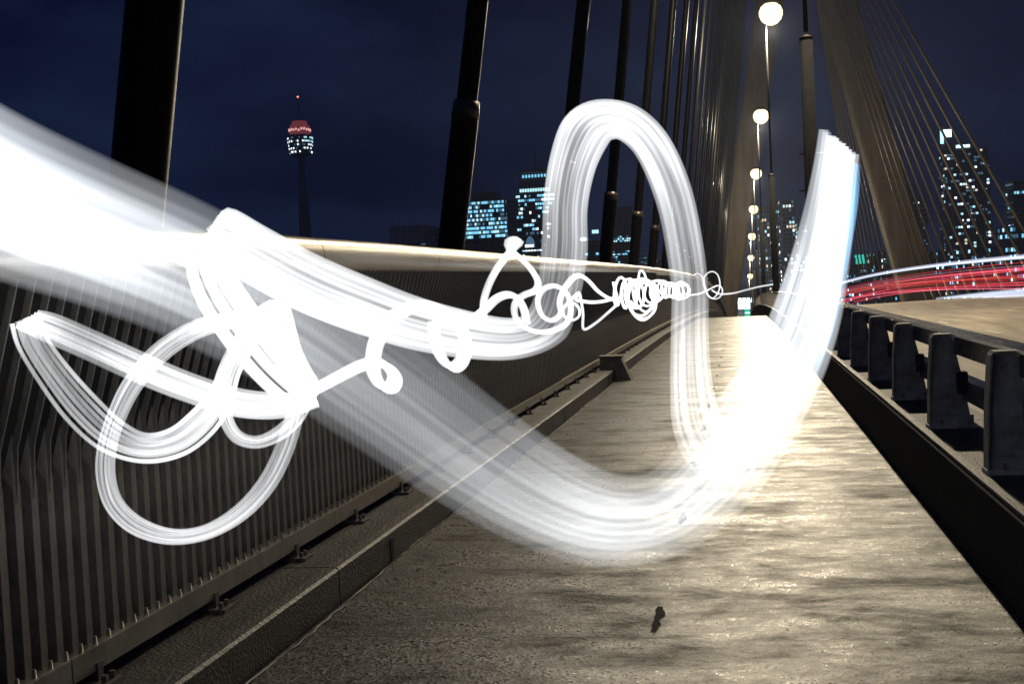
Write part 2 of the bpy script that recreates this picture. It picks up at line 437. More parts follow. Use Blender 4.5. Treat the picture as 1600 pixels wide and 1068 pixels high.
# ------------------------------------------------------------------ traffic barrier between path and road
bar = thing('traffic_barrier', 'black steel traffic barrier on black plinth between path and road', 'barrier', (1.0, 0, 0))
ys = frange(-3, 220, 2.5)
MB().prism([(.003, -2.5), (.50, -2.5), (.50, .39), (.02, .398), (.003, .38)], ys).build('plinth', M['plinth'], bar)
y = -2.0
while y < 90:
    MB().prism([(.012, .3985), (.49, .3985), (.49, .412), (.012, .412)], frange(y+.004, y+3.3-.004, 1.1)).build('coping', M['conc'], bar)
    y += 3.3
def post_parts():
    m = MB()   # web plate facing along the bridge, with its tapered outline
    out = [(.035, .0), (.275, .0), (.255, .12), (.225, .30), (.175, .53), (.165, .545), (.075, .545), (.065, .53), (.045, .30)]
    n = len(out)
    vs = [(x, -.012, z) for x, z in out] + [(x, .012, z) for x, z in out]
    m.add(vs, [tuple(range(n)), tuple(range(2*n-1, n-1, -1))] + [(i, i+n, (i+1) % n + n, (i+1) % n) for i in range(n)])
    f = MB()   # flange bent round the edge
    ol = [(.035, 0), (.045, .30), (.063, .535), (.072, .55), (.168, .55), (.182, .535)]
    for (a, b) in zip(ol, ol[1:]):
        d = Vector((b[0]-a[0], 0, b[1]-a[1])).normalized(); nn = Vector((-d.z, 0, d.x))*.009
        A = Vector((a[0], 0, a[1])); B = Vector((b[0], 0, b[1]))
        q = [A, B, B+nn, A+nn]
        f.add([(p.x, -.045, p.z) for p in q] + [(p.x, .06, p.z) for p in q], [(0,1,2,3), (7,6,5,4), (0,4,5,1), (1,5,6,2), (2,6,7,3), (3,7,4,0)])
    g = MB(); g.box(.02, .295, -.06, .07, .0, .022); g.box(.035, .28, -.03, -.012, .022, .075)
    h = MB(); 
    for x in (.09, .24): h.tube((x, -.045, .022), (x, -.045, .052), .014, n=6)
    h.tube((.115, -.02, .49), (.115, -.012, .49), .016, n=8)
    h.tube((.20, -.03, .27), (.20, -.012, .27), .018, n=8)
    k = MB(); k.box(.19, .25, -.05, .05, .20, .33)
    return m, f, g, h, k
pp = None; y = 5.82 - 1.73*2; NB = 0
while y < 100:
    if pp is None:
        a, b, c, d, e = post_parts()
        o = a.build('barrier_post', M['post'], bar)
        sub = [(b.build('flange', M['rim'], o)), (c.build('base_plate', M['post'], o)), (d.build('bolts_row', M['rim'], o)), (e.build('bracket', M['barrier'], o))]
        sub[2].name = 'bolt_set'; sub[2]['kind'] = 'stuff'
        pp = (o.data, [(s.name.split('.')[0], s.data) for s in sub])
    else:
        o = link('barrier_post', pp[0], bar)
        for nm, me in pp[1]:
            so = link(nm, me, o)
            if nm == 'bolt_set': so['kind'] = 'stuff'
    o.location = (.04, y, .412 + zd(y))
    y += 1.73
ya = frange(-3, 200, 2.5)
y = -3.0
while y < 200:
    ln = 6.6 if y < 60 else 33
    yy = frange(y+.003, y+ln-.003, 2.2)
    MB().prism([(.22, .85), (.375, .85), (.39, .865), (.39, .95), (.375, .965), (.230, .965), (.22, .955)], yy).build('top_rail', M['rail'], bar)
    MB().prism([(.262, .58), (.35, .58), (.35, .70), (.262, .70)], yy).build('lower_rail', M['rail'], bar)
    MB().prism([(.213, .956), (.2185, .9535), (.2275, .9675), (.222, .971)], yy).build('rail_edge', M['railedge'], bar)
    y += ln

# fallen leaf
lf = MB().add([(-.035, 0, .004), (0, -.012, .010), (.04, .004, .006), (0, .014, .008), (.055, .008, .006)], [(0,1,3), (1,2,3), (2,4,2)] if False else [(0,1,3), (1,2,3)])
o = lf.build('fallen_leaf', M['leaf'])
p = PT(652, 889, 1); d = (p - CAM); q = CAM + d * (CAMH / -d.z); o.location = (q.x, q.y, .006)
tag(o, 'tiny yellow fallen leaf lying on the dark wet path near the kerb', 'leaf')

# ------------------------------------------------------------------ stay cables beside the fence
ORD = ['first', 'second', 'third', 'fourth', 'fifth', 'sixth', 'seventh', 'eighth', 'ninth', 'tenth', 'eleventh', 'twelfth']
def stay(base, d, rs, rc, hs, top, label, group, mats, n=14):
    t = thing('stay_cable', label, 'cable', base, group)
    d = Vector(d); d = d / d.z
    A = d * hs; Bt = d * top
    if abs(base[1]-7) < .1: rs *= 1.03
    MB().tube((0, 0, 0), A, rs, rs, n, False).build('sleeve', mats[0], t, True)
    MB().tube(d*(hs-.05), d*(hs+.16), rs*1.05, rs*.98, n).build('collar', mats[2], t, True)
    MB().tube(A, Bt, rc, rc, n, False).build('cable', mats[1], t, True)
    return t
for k in range(24):
    yk = 7.0 + 8.07*k
    lab = (f'thick black stay cable rising behind the fence, {ORD[k]} one along it' if k < 8 else 'thin black stay cable in the dense bunch at the far end of the fence')
    X0, lean = [(-3.98, .155), (-3.91, .16), (-3.73, .149), (-3.64, .128)][k] if k < 4 else (-3.60, .122)
    stay((X0-.05, yk, zd(yk)-.3), (lean, .02, 1), .172, .132, 3.9, 62, lab, 'stay cables behind the fence', (M['cable'], M['cable'], M['collar']), 20 if k < 6 else 10)

# ------------------------------------------------------------------ pylon and its fan of stays over the road
AP = Vector((11, 200, 78))
py = thing('bridge_pylon', 'tall concrete bridge pylon with two legs leaning together over the road', 'pylon', (0, 200, zd(200)))
def leg(a, b, wx0, wx1, wy, name):
    a = Vector(a); b = Vector(b); m = MB(); nseg = 12
    vs = []; fs = []
    for k in range(nseg+1):
        t = k/nseg; c = a.lerp(b, t); hw = (wx0+(wx1-wx0)*t)/2; hy = wy/2
        ch = .35
        for (x, yy) in ((-hw+ch,-hy), (hw-ch,-hy), (hw,-hy+ch), (hw,hy-ch), (hw-ch,hy), (-hw+ch,hy), (-hw,hy-ch), (-hw,-hy+ch)): vs.append((c.x+x, c.y+yy, c.z))
    for k in range(nseg):
        for i in range(8): fs.append((k*8+i, k*8+(i+1) % 8, (k+1)*8+(i+1) % 8, (k+1)*8+i))
    fs.append(tuple(range(nseg*8, nseg*8+8)))
    o = mesh(name, vs, fs, M['pylon'], py)
    for k in range(1, 12):
        c = a.lerp(b, k/12); hw = (wx0+(wx1-wx0)*k/12)/2
        MB().box(c.x-hw-.02, c.x+hw+.02, c.y-wy/2-.02, c.y+wy/2+.02, c.z-.06, c.z+.06).build('joint_band', M['joint'], o)
    return o
zoff = -zd(200)
leg((29.8, 0, -13+zoff), (10.4, 0, 72+zoff), 5.3, 5.1, 5.5, 'leg')
leg((-4.4, 0, -13+zoff), (11.2, 0, 72+zoff), 3.6, 4.8, 5.5, 'leg')
m = MB(); m.box(7.4, 14.2, -3.2, 3.2, 72+zoff, 86+zoff); m.build('head', M['pylon'], py)
def fan(base, top, r, label, group, mt):
    b = Vector(base); t = Vector(top)
    o = thing('stay_cable', label, 'cable', base, group)
    MB().tube((0, 0, 0), (t-b)*.06, r*1.45, r*1.45, 8).build('sleeve', mt, o, True)
    MB().tube((t-b)*.06, t-b, r, r, 8).build('cable', mt, o, True)
for i in range(14):
    yb = 117 + 6.9*i
    if i > 11: break
    lab = f'thin stay cable slanting over the road, {ORD[i]} in from the outermost one' if i < 12 else 'thin stay cable slanting over the road just beside the pylon leg'
    fan((28.4, yb, zd(yb)+.3), (9.8, 199, 74-.5*i), .155, lab, 'stay cables fanning over the road', M['cableright'])
for i in range(9):
    yb = 216 + 8.5*i
    fan((28.4, yb, zd(yb)), (10.2, 201, 66+1.0*i), .15, 'thin brown stay cable in the bunch beyond the pylon leg', 'far stay cables beyond the pylon', M['cableright'])
for i in range(9):
    yb = 214 + 9*i
    fan((-2.9, yb, zd(yb)), (9.9, 201, 66+1.0*i), .15, 'thin bright stay cable beyond the fence end near the street lamps', 'far stay cables beside the lamps', M['cableright'])

# ------------------------------------------------------------------ street lamps
def solve_y(ypx, H):
    """distance at which a lamp H above the deck is seen at this height"""
    best = None
    for i in range(3000):
        d = 30 + i*.12
        p = Vector((1.95, d, zd(d)+H)) - CAM
        c = ROT.transposed() @ p
        yy = 534 - F * c.y / -c.z
        if best is None or abs(yy-ypx) < best[0]: best = (abs(yy-ypx), d)
    return best[1]
LH = 16.9
lamps = [32.8] + [solve_y(q, LH) for q in (8, 173, 265, 322, 365, 399, 428)]
print('LAMPS', [round(q, 1) for q in lamps])
lamp_energy = 10000
LN = ['whose lamp is above the frame, with two bracket arms', 'with the biggest glaring lamp', 'with the second lamp from the top', 'with the third lamp down the row',
      'with the fourth lamp down the row', 'with the fifth lamp down the row', 'with the sixth lamp down the row', 'with the lowest lamp of the row']
for i, yl in enumerate(lamps):
    z0 = zd(yl)
    t = thing('street_lamp', f'tall street lamp behind the barrier {LN[i]}', 'street lamp', (1.92, yl, z0), 'street lamps in a row along the barrier')
    MB().tube((0, 0, -2.5), (0, 0, 7.5), .19, .165, 16).build('pole_base', M['pole'], t, True)
    MB().lathe([(.178, 7.48), (.178, 7.56), (.08, 7.62)], n=16).build('collar', M['collar'], t)
    MB().tube((0, 0, 7.7), (0, 0, LH+.1), .062, .05, 10).build('pole', M['pole'], t, True)
    MB().path([(0, 0, LH+.05), (.10, 0, LH+.22), (.34, 0, LH+.26)], .035, 8).build('arm', M['pole'], t)
    hd = MB().lathe([(.06, .36), (.24, .32), (.40, .20), (.44, .06), (.34, .045)], (.30, 0, LH-.02), 18).build('lamp_head', M['lampbody'], t, True)
    MB().lathe([(.34, .05), (.54, -.10), (.64, -.34), (.64, -.56), (.54, -.82), (.34, -1.02), (.14, -1.10), (.03, -1.12)], (.30, 0, LH-.02), 24).build('lamp_bowl', M['lamp'], hd, True)  # bowl made oversize so its disc also covers the lamp's glare
    if i == 0:
        for zz in (7.7-3.15, 7.7-4.1):
            MB().path([(-.32, -.05, zz), (.32, -.05, zz)], .03, 6).add([], []).tube((-.12, -.05, zz-.08), (-.12, -.05, zz+.12), .05, n=8).build('bracket', M['lampbody'], t)
        for xx in (-.05, .10): MB().tube((xx, -.22, 7.7-4.1), (xx, -.22, 7.7-3.15), .012, n=5).build('hanging_rod', M['lampbody'], t)
        MB().box(.02, .14, -.2, -.185, 1.9, 2.1).build('sticker', M['leaf'], t)
    ld = bpy.data.lights.new('lamp_light', 'POINT'); ld.energy = lamp_energy; ld.color = (1, .85, .60); ld.shadow_soft_size = .22
    lo = bpy.data.objects.new('lamp_light', ld); COL.objects.link(lo); lo.parent = t; lo.location = (.30, 0, LH-1.42)

# ------------------------------------------------------------------ sign gantry beyond the crest
gy = 300.0
g0 = PT(1153, 469, gy); g1 = PT(1180, 482, gy); c0 = PT(1163, 483, gy); c1 = PT(1173, 494, gy); e0 = PT(1150, 505, gy)
gs = thing('sign_gantry', 'small bright white sign board with green road sign below, past the path crest', 'sign', (g0.x, gy, e0.z - 8))
def rel(p): return Vector((p.x - g0.x, 0, p.z - (e0.z - 8)))
a, b = rel(g0), rel(g1)
MB().box(a.x, b.x, -.15, .15, b.z, a.z).build('light_board', M['sign_white'], gs)
for i in range(4):
    xx = a.x + (b.x-a.x)*(i+.5)/4
    MB().box(xx-.38, xx+.38, -.3, -.16, a.z+.05, a.z+.5).build('floodlight', M['sign_white'], gs)
a, b = rel(c0), rel(c1)
MB().box(a.x, b.x, -.15, .15, b.z, a.z).build('green_panel', M['sign_green'], gs)
MB().box(a.x+.15, b.x-.15, -.2, -.16, (a.z+b.z)/2-.08, (a.z+b.z)/2+.08).build('text_line', M['sign_white'], gs)
MB().box(a.x-1.5, a.x-.2, -.15, .15, b.z, a.z-.3).build('side_panel', M['sign_pale'], gs)
MB().box(b.x+.2, b.x+1.3, -.15, .15, b.z, a.z-.3).build('side_panel', M['sign_pale'], gs)
for xx in (rel(g0).x-.5, rel(g1).x+.5): MB().tube((xx, .4, 0), (xx, .4, rel(g0).z+.3), .22, n=10).build('post', M['pole'], gs)
MB().box(rel(g0).x-.6, rel(g1).x+.6, .3, .6, rel(g0).z-.4, rel(g0).z).build('beam', M['pole'], gs)

# ------------------------------------------------------------------ city
def bldg(name, label, cat, x0, x1, ytop, D, wall, rows, cols, lit, mats, depth=34, wfrac=(.72, .55), ybase=None, slab=None, roof=0, top_skip=0.0, group=None, side=True, grow=None):
    """block of a given outline seen at distance D, its windows set proud of the wall one by one"""
    a = PT(x0, 436, D); b = PT(x1, 436, D); tz = PT((x0+x1)/2, ytop, D).z; bz = -30.0
    t = thing(name, label, cat, ((a.x+b.x)/2, D, bz), group)
    hw = (b.x-a.x)/2; H = tz-bz
    MB().box(-hw, hw, 0, depth, 0, H).build('wall', wall, t)
    vis0 = max(0, (PT((x0+x1)/2, (ybase or (412 if x1 < 1060 else 478)), D).z - bz))                  # nothing lower shows over the deck
    zb = vis0; zt = H*(1-top_skip) if top_skip < 1 else H
    zt = H - top_skip
    bins = {}
    rh = (zt-zb)/rows
    for r in range(rows):
        z = zb + r*rh
        rowlit = lit[r % len(lit)] if isinstance(lit, (list, tuple)) else lit
        on = False
        for c in range(cols):
            cw = 2*hw/cols; x = -hw + c*cw
            if random.random() < .45: on = random.random() < rowlit
            else: on = on if random.random() < .5 else random.random() < rowlit
            mt = random.choice(mats) if on else 'glass'
            bins.setdefault(mt, MB()).box(x+cw*(1-wfrac[0])/2, x+cw*(1+wfrac[0])/2, -.22, .0, z+rh*.2, z+rh*(.2+wfrac[1]))
        if side:
            nc = max(3, cols//3)
            for c in range(nc):
                cw = depth/nc; yy = c*cw
                mt = random.choice(mats) if random.random() < rowlit*.7 else 'glass'
                s = 1 if (a.x+b.x)/2 < 0 else -1
                xs = (hw, hw+.22) if s > 0 else (-hw-.22, -hw)
                bins.setdefault(mt, MB()).box(xs[0], xs[1], yy+cw*.15, yy+cw*.85, z+rh*.2, z+rh*(.2+wfrac[1]))
    for mt, m in bins.items():
        tag(m.build('window', M[mt], t), kind='stuff')
    if slab:
        m = MB()
        for r in range(rows+1): m.box(-hw-.35, hw+.35, -.5, depth+.2, zb+r*rh-.25, zb+r*rh+.35)
        tag(m.build('floor_band', slab, t), kind='stuff')
    if roof:
        MB().box(-hw*.6, hw*.45, depth*.2, depth*.8, H, H+roof).build('roof_plant', M['bdark'], t)
        MB().box(-hw-.3, hw+.3, -.4, depth+.3, H-.6, H+.5).build('parapet', wall, t)
    return t, hw, H

GC = ('w_cyan', 'w_cyan', 'w_cyan2', 'w_dim', 'w_dim')
GW = ('w_white', 'w_cyan2', 'w_warm', 'w_dim', 'w_dim')

# observation tower
D = 1700.0
tb = PT(481, 436, D); s = D/F
ot = thing('observation_tower', 'slim observation tower with red lit turret and thin spire on the skyline', 'tower', (tb.x, D, -30))
def tz(py_): return PT(477, py_, D).z + 30
MB().lathe([(9.5, 0), (8.8, tz(370)), (6.6, tz(300)), (4.9, tz(296)), (4.6, tz(245))], n=16).build('shaft', M['bdark'], ot)
MB().lathe([(6.2, tz(300)-1.6), (6.2, tz(300)+1.6)], n=20).build('ring', M['bwhite'], ot)
MB().lathe([(5, tz(247)), (14.5, tz(243)), (16, tz(236)), (17.8, tz(214)), (17.2, tz(211)), (14, tz(210.5))], n=32).build('turret', M['bdark'], ot)
MB().lathe([(14.6, tz(210.5)), (15.2, tz(205)), (14.6, tz(197)), (11.5, tz(194)), (10.5, tz(190)), (3, tz(188))], n=32).build('upper_turret', M['red_flood'], ot)
m = MB()
for i in range(24):
    an = 2*math.pi*i/24
    cx, cy = 15.0*math.cos(an), 15.0*math.sin(an); zz = tz(203.5)+random.uniform(-1.2, 1.2)
    m.box(cx-1.1, cx+1.1, cy-1.1, cy+1.1, zz-1.6, zz+1.8)
tag(m.build('floodlight', M['red_soft'], ot), kind='stuff')
MB().lathe([(11.8, tz(189)), (12.2, tz(187.6)), (11.8, tz(186.8))], n=24).build('roof_ring', M['bwhite'], ot)
MB().lathe([(2.2, tz(188)), (1.4, tz(176)), (.9, tz(154)), (.5, tz(152))], n=10).build('spire', M['bwhite'], ot)
MB().lathe([(.6, tz(152)), (1.6, tz(151)), (1.6, tz(150)), (.4, tz(149))], n=10).build('beacon', M['beacon'], ot)
bins = {}
for r, yy in enumerate((216, 221.5, 227, 232.5, 238)):
    for i in range(44):
        an = math.pi*2*i/44
        if random.random() < .62:
            rr = 17.9 - (yy-214)*.085; cx, cy = rr*math.cos(an), rr*math.sin(an); zz = tz(yy)
            mt = 'w_cyan2' if math.cos(an) > .65 and r < 2 else random.choice(('w_white', 'w_dim', 'w_dim', 'glass', 'w_white'))
            bins.setdefault(mt, MB()).box(cx-.85, cx+.85, cy-.85, cy+.85, zz-1.1, zz+1.1)
for mt, m in bins.items(): tag(m.build('window', M[mt], ot), kind='stuff')
m = MB()
for yy in (218.7, 224.2, 229.7, 235.2): 
    rr = 18.2-(yy-214)*.085; m.lathe([(rr, tz(yy)-.5), (rr, tz(yy)+.5)], n=32)
tag(m.build('gallery_band', M['bgrey'], ot), kind='stuff')

# low pale building with panelled top, behind the handrail
t, hw, H = bldg('office_building', 'low building with a row of pale panels along its top', 'building', 612, 668, 352, 900, M['bblue'], 9, 15, .12, ('w_dim', 'w_cyan'), roof=0, wfrac=(.9, .5), slab=M['bblue'], top_skip=14)
for i in range(5):
    xx = -hw + 2*hw*i/5
    MB().box(xx+.35, xx+2*hw/5-.35, -.5, 0, H-14, H).build('panel', M['bwhite'], t)
bldg('office_building', 'plain blue grey block beside the low panelled building', 'building', 664, 700, 355, 930, M['bblue'], 7, 6, .05, ('w_cyan',), roof=0)
MB().box(-2.2, 2.6, -.4, 0, 0, 1).build
# blue lit office slab
t, hw, H = bldg('office_building', 'wide office block with bright blue lit floors and roof plant', 'building', 727, 796, 313, 820, M['bdark'], 15, 22, [.55, .75, .9, .8, .9, .85, .8, .9, .8, .85, .9, .7, .8, .6, .9], GC, slab=M['bdark'], roof=6, wfrac=(.86, .62))
for xx in (-16, -2, 6): MB().tube((xx, 10, H), (xx, 10, H+7), 2.4, n=10).build('roof_tank', M['bgrey'], t)
t, hw, H = bldg('lift_tower', 'blank blue grey lift shaft between the two lit office towers', 'building', 796.5, 815, 311, 815, M['bblue'], 16, 1, 0, ('w_dim',), wfrac=(.95, .25), roof=0, side=False)
# round shouldered tower with antenna
t, hw, H = bldg('office_tower', 'stepped office tower with roof visor and tall antenna', 'tower', 812, 872, 302, 800, M['bdark'], 17, 18, [.4, .3, .35, .2, .5, .3, .35, .25, .3, .3, .2, .25, .5, .8, .4, .75, .5], GC+('w_white',), slab=M['bgrey'], wfrac=(.8, .55))
u2 = PT(818, 283, 800).z + 30; u3 = PT(820, 270, 800).z + 30; u4 = PT(820, 264, 800).z + 30
MB().box(-hw*.86, hw*.86, 2, 30, H, u2).build('upper_storey', M['bdark'], t)
m = MB()
for i in range(12): m.box(-hw*.8+i*hw*1.6/12, -hw*.8+(i+.7)*hw*1.6/12, 1.6, 2.0, H+1.5, H+3.6)
tag(m.build('window', M['w_cyan2'], t), kind='stuff')
MB().box(-hw*.72, hw*.72, 4, 28, u2, u3).build('crown_storey', M['bgrey'], t)
m = MB()
for i in range(8): m.box(-hw*.66+i*hw*1.3/8, -hw*.66+(i+.5)*hw*1.3/8, 3.6, 4.0, u3-3.0, u3-1.2)
tag(m.build('window', M['w_cyan'], t), kind='stuff')
MB().box(-hw*.95, hw*.9, -2, 30, u3, u3+1.2).build('roof_visor', M['bgrey'], t)
MB().box(-hw*.55, hw*.5, 6, 24, u3+1.2, u4).build('plant_room', M['bgrey'], t)
MB().tube((-1.0, 14, u4-2), (-1.0, 14, u4+8), .9, .8, 8).build('mast_base', M['bgrey'], t)
MB().tube((-1.0, 14, u4+8), (-1.0, 14, PT(842, 210, 800).z+30), .28, .12, 8).build('antenna', M['bgrey'], t)
# dark low mass with half dome
bldg('warehouse', 'dark low warehouse below the lit office block', 'building', 700, 832, 372, 640, M['bdark'], 4, 10, .03, ('w_dim',), side=False)
t, hw, H = bldg('domed_building', 'small building with a blue lit half dome window', 'building', 818, 858, 386, 620, M['bblue'], 8, 9, [.1, .1, .6, .2, .1, .1, .3, .1], ('w_white', 'w_cyan2'), side=False)
MB().lathe([(2.6, 0), (2.5, 2), (2.0, 4), (1.0, 5.6), (.2, 6)], (-hw*.5, 6, H), 16).build('dome', M['w_dim'], t)
MB().box(-hw*.5-2.2, -hw*.5+2.2, 2.9, 3.3, H+.3, H+1.6).build('window_band', M['w_white'], t)
# building seen through the arch
t, hw, H = bldg('low_pavilion', 'low pavilion with a lit pointed roof seen inside the light arch', 'building', 893, 938, 376, 700, M['bdark'], 6, 8, .05, ('w_cyan',), side=False)
MB().add([(-hw, 2, H-.2), (hw*.5, 2, H-.2), (-hw*.1, 2, H+4), (-hw, 16, H-.2), (hw*.5, 16, H-.2), (-hw*.1, 16, H+4)], [(0,1,2), (5,4,3), (0,2,5,3), (1,4,5,2)]).build('roof', M['bwhite'], t)
MB().box(-hw*.25, hw*.1, 1.4, 1.9, H+.3, H+1.5).build('floodlight', M['sign_white'], t)
MB().box(hw*.55, hw*1.0, 1.4, 1.9, H+4, H+6).build('window_band', M['w_cyan2'], t)
bldg('office_building', 'grey topped office block with three bright blue floors between two stays', 'building', 950, 992, 323, 760, M['bblue'], 19, 12, [.1, .1, .1, .1, .75, .1, .15, .1, .1, .8, .8, .9, .2, .05, .05, .0, .0, 0, 0], GC+('w_cyan2', 'w_cyan2'), wfrac=(.75, .7), top_skip=10)
bldg('office_building', 'lower blue lit block in front of the grey topped office', 'building', 940, 986, 379, 600, M['bblue'], 8, 12, [.1, .2, .3, .8, .7, .1, 0, 0], GC, wfrac=(.8, .6), slab=M['bdark'])
bldg('terrace_building', 'small dim blue building low between two stay cables', 'building', 996, 1046, 399, 680, M['bblue'], 6, 9, .2, ('w_dim', 'w_cyan'), slab=M['bdark'])
# haze grey blocks behind the lamps
bldg('apartment_tower', 'brownish apartment tower half hidden by the lamp poles', 'tower', 1189, 1222, 322, 950, M['bwarm'], 26, 8, .26, GW, wfrac=(.6, .6), slab=M['bgrey'])
t, hw, H = bldg('apartment_tower', 'pale apartment tower with framed top behind the light stroke', 'tower', 1222, 1250, 312, 900, M['bwarm'], 26, 6, .32, GW, wfrac=(.6, .6), slab=M['bgrey'])
for xx in (-hw, hw-1.6): MB().box(xx, xx+1.6, -.8, -.3, 10, H+1.5).build('fin', M['bwhite'], t)
bldg('apartment_tower', 'grey tower with lit stairwell beside the near lamp pole', 'tower', 1250, 1284, 345, 850, M['bgrey'], 22, 7, .36, GW, wfrac=(.6, .5), slab=M['bwarm'])
# right-hand skyline
t, hw, H = bldg('office_building', 'low office with a glowing teal roof box', 'building', 1336, 1356, 402, 1100, M['bdark'], 10, 6, .2, GC)
MB().box(-hw*.8, hw*.6, -.6, 8, H-6, H+2.4).build('roof_sign', emat('teal_roof_light', (.05, .8, .62), .9), t)
t, hw, H = bldg('balcony_tower', 'slender apartment tower with curved white balconies behind the pylon', 'tower', 1418, 1452, 309, 1000, M['bdark'], 34, 9, .10, GW, wfrac=(.7, .5))
m = MB()
for r in range(34):
    zz = H - 2 - r*3.4
    nn = 12; wv = .9*math.sin(r*.8)
    for i in range(nn):
        x_a = -hw-.6+(2*hw+1.2)*i/nn; x_b = -hw-.6+(2*hw+1.2)*(i+1)/nn
        d1 = -1.2-1.6*math.sin(math.pi*(i+.5)/nn)-wv
        m.box(x_a, x_b, d1, 0, zz, zz+.8)
tag(m.build('balcony', M['bwhite'], t), kind='stuff')
t, hw, H = bldg('office_tower', 'tallest dark tower with blue lit corner sign and lettering on its crown', 'tower', 1481, 1551, 233, 1250, M['bdark'], 46, 15, [.28, .35, .12, .28, .18, .38, .22], GW+('w_cyan2', 'w_dim'), wfrac=(.8, .62), roof=0)
k = 1250/F
MB().box(-hw*.86, hw*.5, 3, 30, H, H+10*k).build('crown', M['bdark'], t)
MB().box(-hw*.55, hw*.2, 2.2, 2.9, H+4*k, H+9*k).build('sign_backing', M['bdark'], t)
for i, ww in enumerate((3, 2.2, 2.6, 3, 1.6, 2.6, 2.4)):
    MB().box(-hw*.42+i*2.75*k/1.0, -hw*.42+i*2.75*k+ww*.72, 1.6, 2.1, H+3.2*k, H+7.2*k).build('sign_letter', M['sign_blue'] if i % 3 == 1 else M['sign_white'], t)
MB().box(-hw*1.06, -hw*.90, 2, 6, H, H+36*k).build('corner_fin', M['bdark'], t)
MB().box(-hw*1.12, -hw*.99, .8, 1.4, H+11*k, H+30*k).build('sign_stem', M['sign_blue'], t)
MB().box(-hw*.985, -hw*.62, .8, 1.4, H+20*k, H+31*k).build('sign_square', M['sign_white'], t)
for xx in (-hw-.4, -hw+9*k, hw-9*k, hw+1.6*k):
    MB().box(xx-.7, xx+.7, -2.5, -1.6, 10, H-84*k).build('frame_mullion', M['bgrey'], t)
m = MB()
for zz in range(4): m.box(-hw-1, -hw+10*k, -2.4, -1.7, H-84*k-zz*34*k-.8, H-84*k-zz*34*k+.6); m.box(hw-10*k, hw+2*k, -2.4, -1.7, H-84*k-zz*34*k-.8, H-84*k-zz*34*k+.6)
tag(m.build('frame_band', M['bgrey'], t), kind='stuff')
bldg('office_tower', 'dark tower with one blue lit floor at the edge of the picture', 'tower', 1588, 1640, 281, 1150, M['bdark'], 26, 12, [.05, .1, .3, .1, .05, .05, .2], GC, slab=M['bblue'])
bldg('office_building', 'pale box with blue lit floors below the edge tower', 'building', 1572, 1624, 352, 1000, M['bblue'], 12, 12, [.1, .6, .5, .1, .7, .3], GC)
fills = [(1304, 1334, 416, 1000, 'bdark', .2), (1330, 1366, 412, 960, 'bblue', .25), (1362, 1394, 392, 1050, 'bdark', .3), (1388, 1420, 404, 980, 'bgrey', .2),
         (1446, 1480, 392, 1040, 'bdark', .25), (1476, 1512, 404, 900, 'bblue', .3), (1508, 1560, 386, 950, 'bdark', .25), (1552, 1586, 396, 880, 'bgrey', .15)]
flab = ['dark low block nearest the bright end of the tail light streaks', 'blue grey block under the teal roof light', 'dark block directly left of the pylon leg foot', 'grey block half behind the pylon leg foot',
        'dark block between balcony tower and tallest tower', 'blue grey block before the foot of the tallest tower', 'wide dark block at the foot of the tallest tower', 'grey block between tallest tower and edge tower']
for (a, b, c, d, e, f), lb in zip(fills, flab):
    bldg('city_block', lb, 'building', a, b, c, d, M[e], 9, 10, f, GW+GC, wfrac=(.6, .5))
# far tower cranes
def crane(x, ytop, D, jx0, jx1, jy0, jy1, label):
    b_ = PT(x, 436, D); t = thing('tower_crane', label, 'crane', (b_.x, D, -30))
    top = PT(x, ytop, D); p0 = PT(jx0, jy0, D); p1 = PT(jx1, jy1, D); o = Vector((b_.x, D, -30))
    MB().tube((0, 0, 0), top-o, .5, .45, 5).build('mast', M['bgrey'], t)
    MB().tube(p0-o, p1-o, .4, .3, 5).build('jib', M['bgrey'], t)
    MB().path([p0.lerp(p1, .5)-o, PT(x, ytop-6, D)-o, p0-o], .12, 4).build('tie', M['bgrey'], t)
crane(739, 316, 900, 737, 757, 238, 300, 'thin tower crane leaning beside the second stay')
crane(1566, 322, 1300, 1552, 1584, 324, 321, 'small crane with level jib beside the tallest tower')
crane(1441, 345, 980, 1405, 1498, 357, 333, 'crane with long jib over the balcony tower')

# ------------------------------------------------------------------ light painted in the air
WHITE = glowmat('white_light_streak', (.96, .98, 1.0))
COOL = glowmat('cool_light_streak', (.90, .95, 1.0))
def cr(p, t):
    n = len(p); i = min(int(t), n-2); f = t-i
    a, b, c, d = p[max(i-1, 0)], p[i], p[i+1], p[min(i+2, n-1)]
    return [.5*((2*b[k]) + (-a[k]+c[k])*f + (2*a[k]-5*b[k]+4*c[k]-d[k])*f*f + (-a[k]+3*b[k]-3*c[k]+d[k])*f**3) for k in range(len(b))]
def sweep(name, pts3, rad, glow, mt, parent, n=8):
    """a round strand through the points; each strand is brightest along its middle and fades to its two edges"""
    vs = []; fs = []; m = len(pts3); gl = []
    side0 = None
    for i, P in enumerate(pts3):
        t = pts3[min(i+1, m-1)] - pts3[max(i-1, 0)]
        vdir = (P - CAM).normalized(); sd = t.cross(vdir)
        sd = sd.normalized() if sd.length > 1e-7 else (side0 or Vector((1, 0, 0)))
        if side0 is not None and sd.dot(side0) < 0: sd = -sd
        side0 = sd
        for k in range(n):
            a = 2*math.pi*k/n; vs.append(P + sd*(rad[i]*math.cos(a)) + vdir*(rad[i]*.6*math.sin(a)))
            gl.append(.5*glow[i]*abs(math.sin(a))**.8)
    for i in range(m-1):
        for k in range(n): fs.append((i*n+k, (i+1)*n+k, (i+1)*n+(k+1) % n, i*n+(k+1) % n))
    o = parent.location
    ob = mesh(name, [tuple(p - o) for p in vs], fs, mt, parent, True)
    at = ob.data.attributes.new('glow', 'FLOAT', 'POINT'); at.data.foreach_set('value', gl)
    return ob
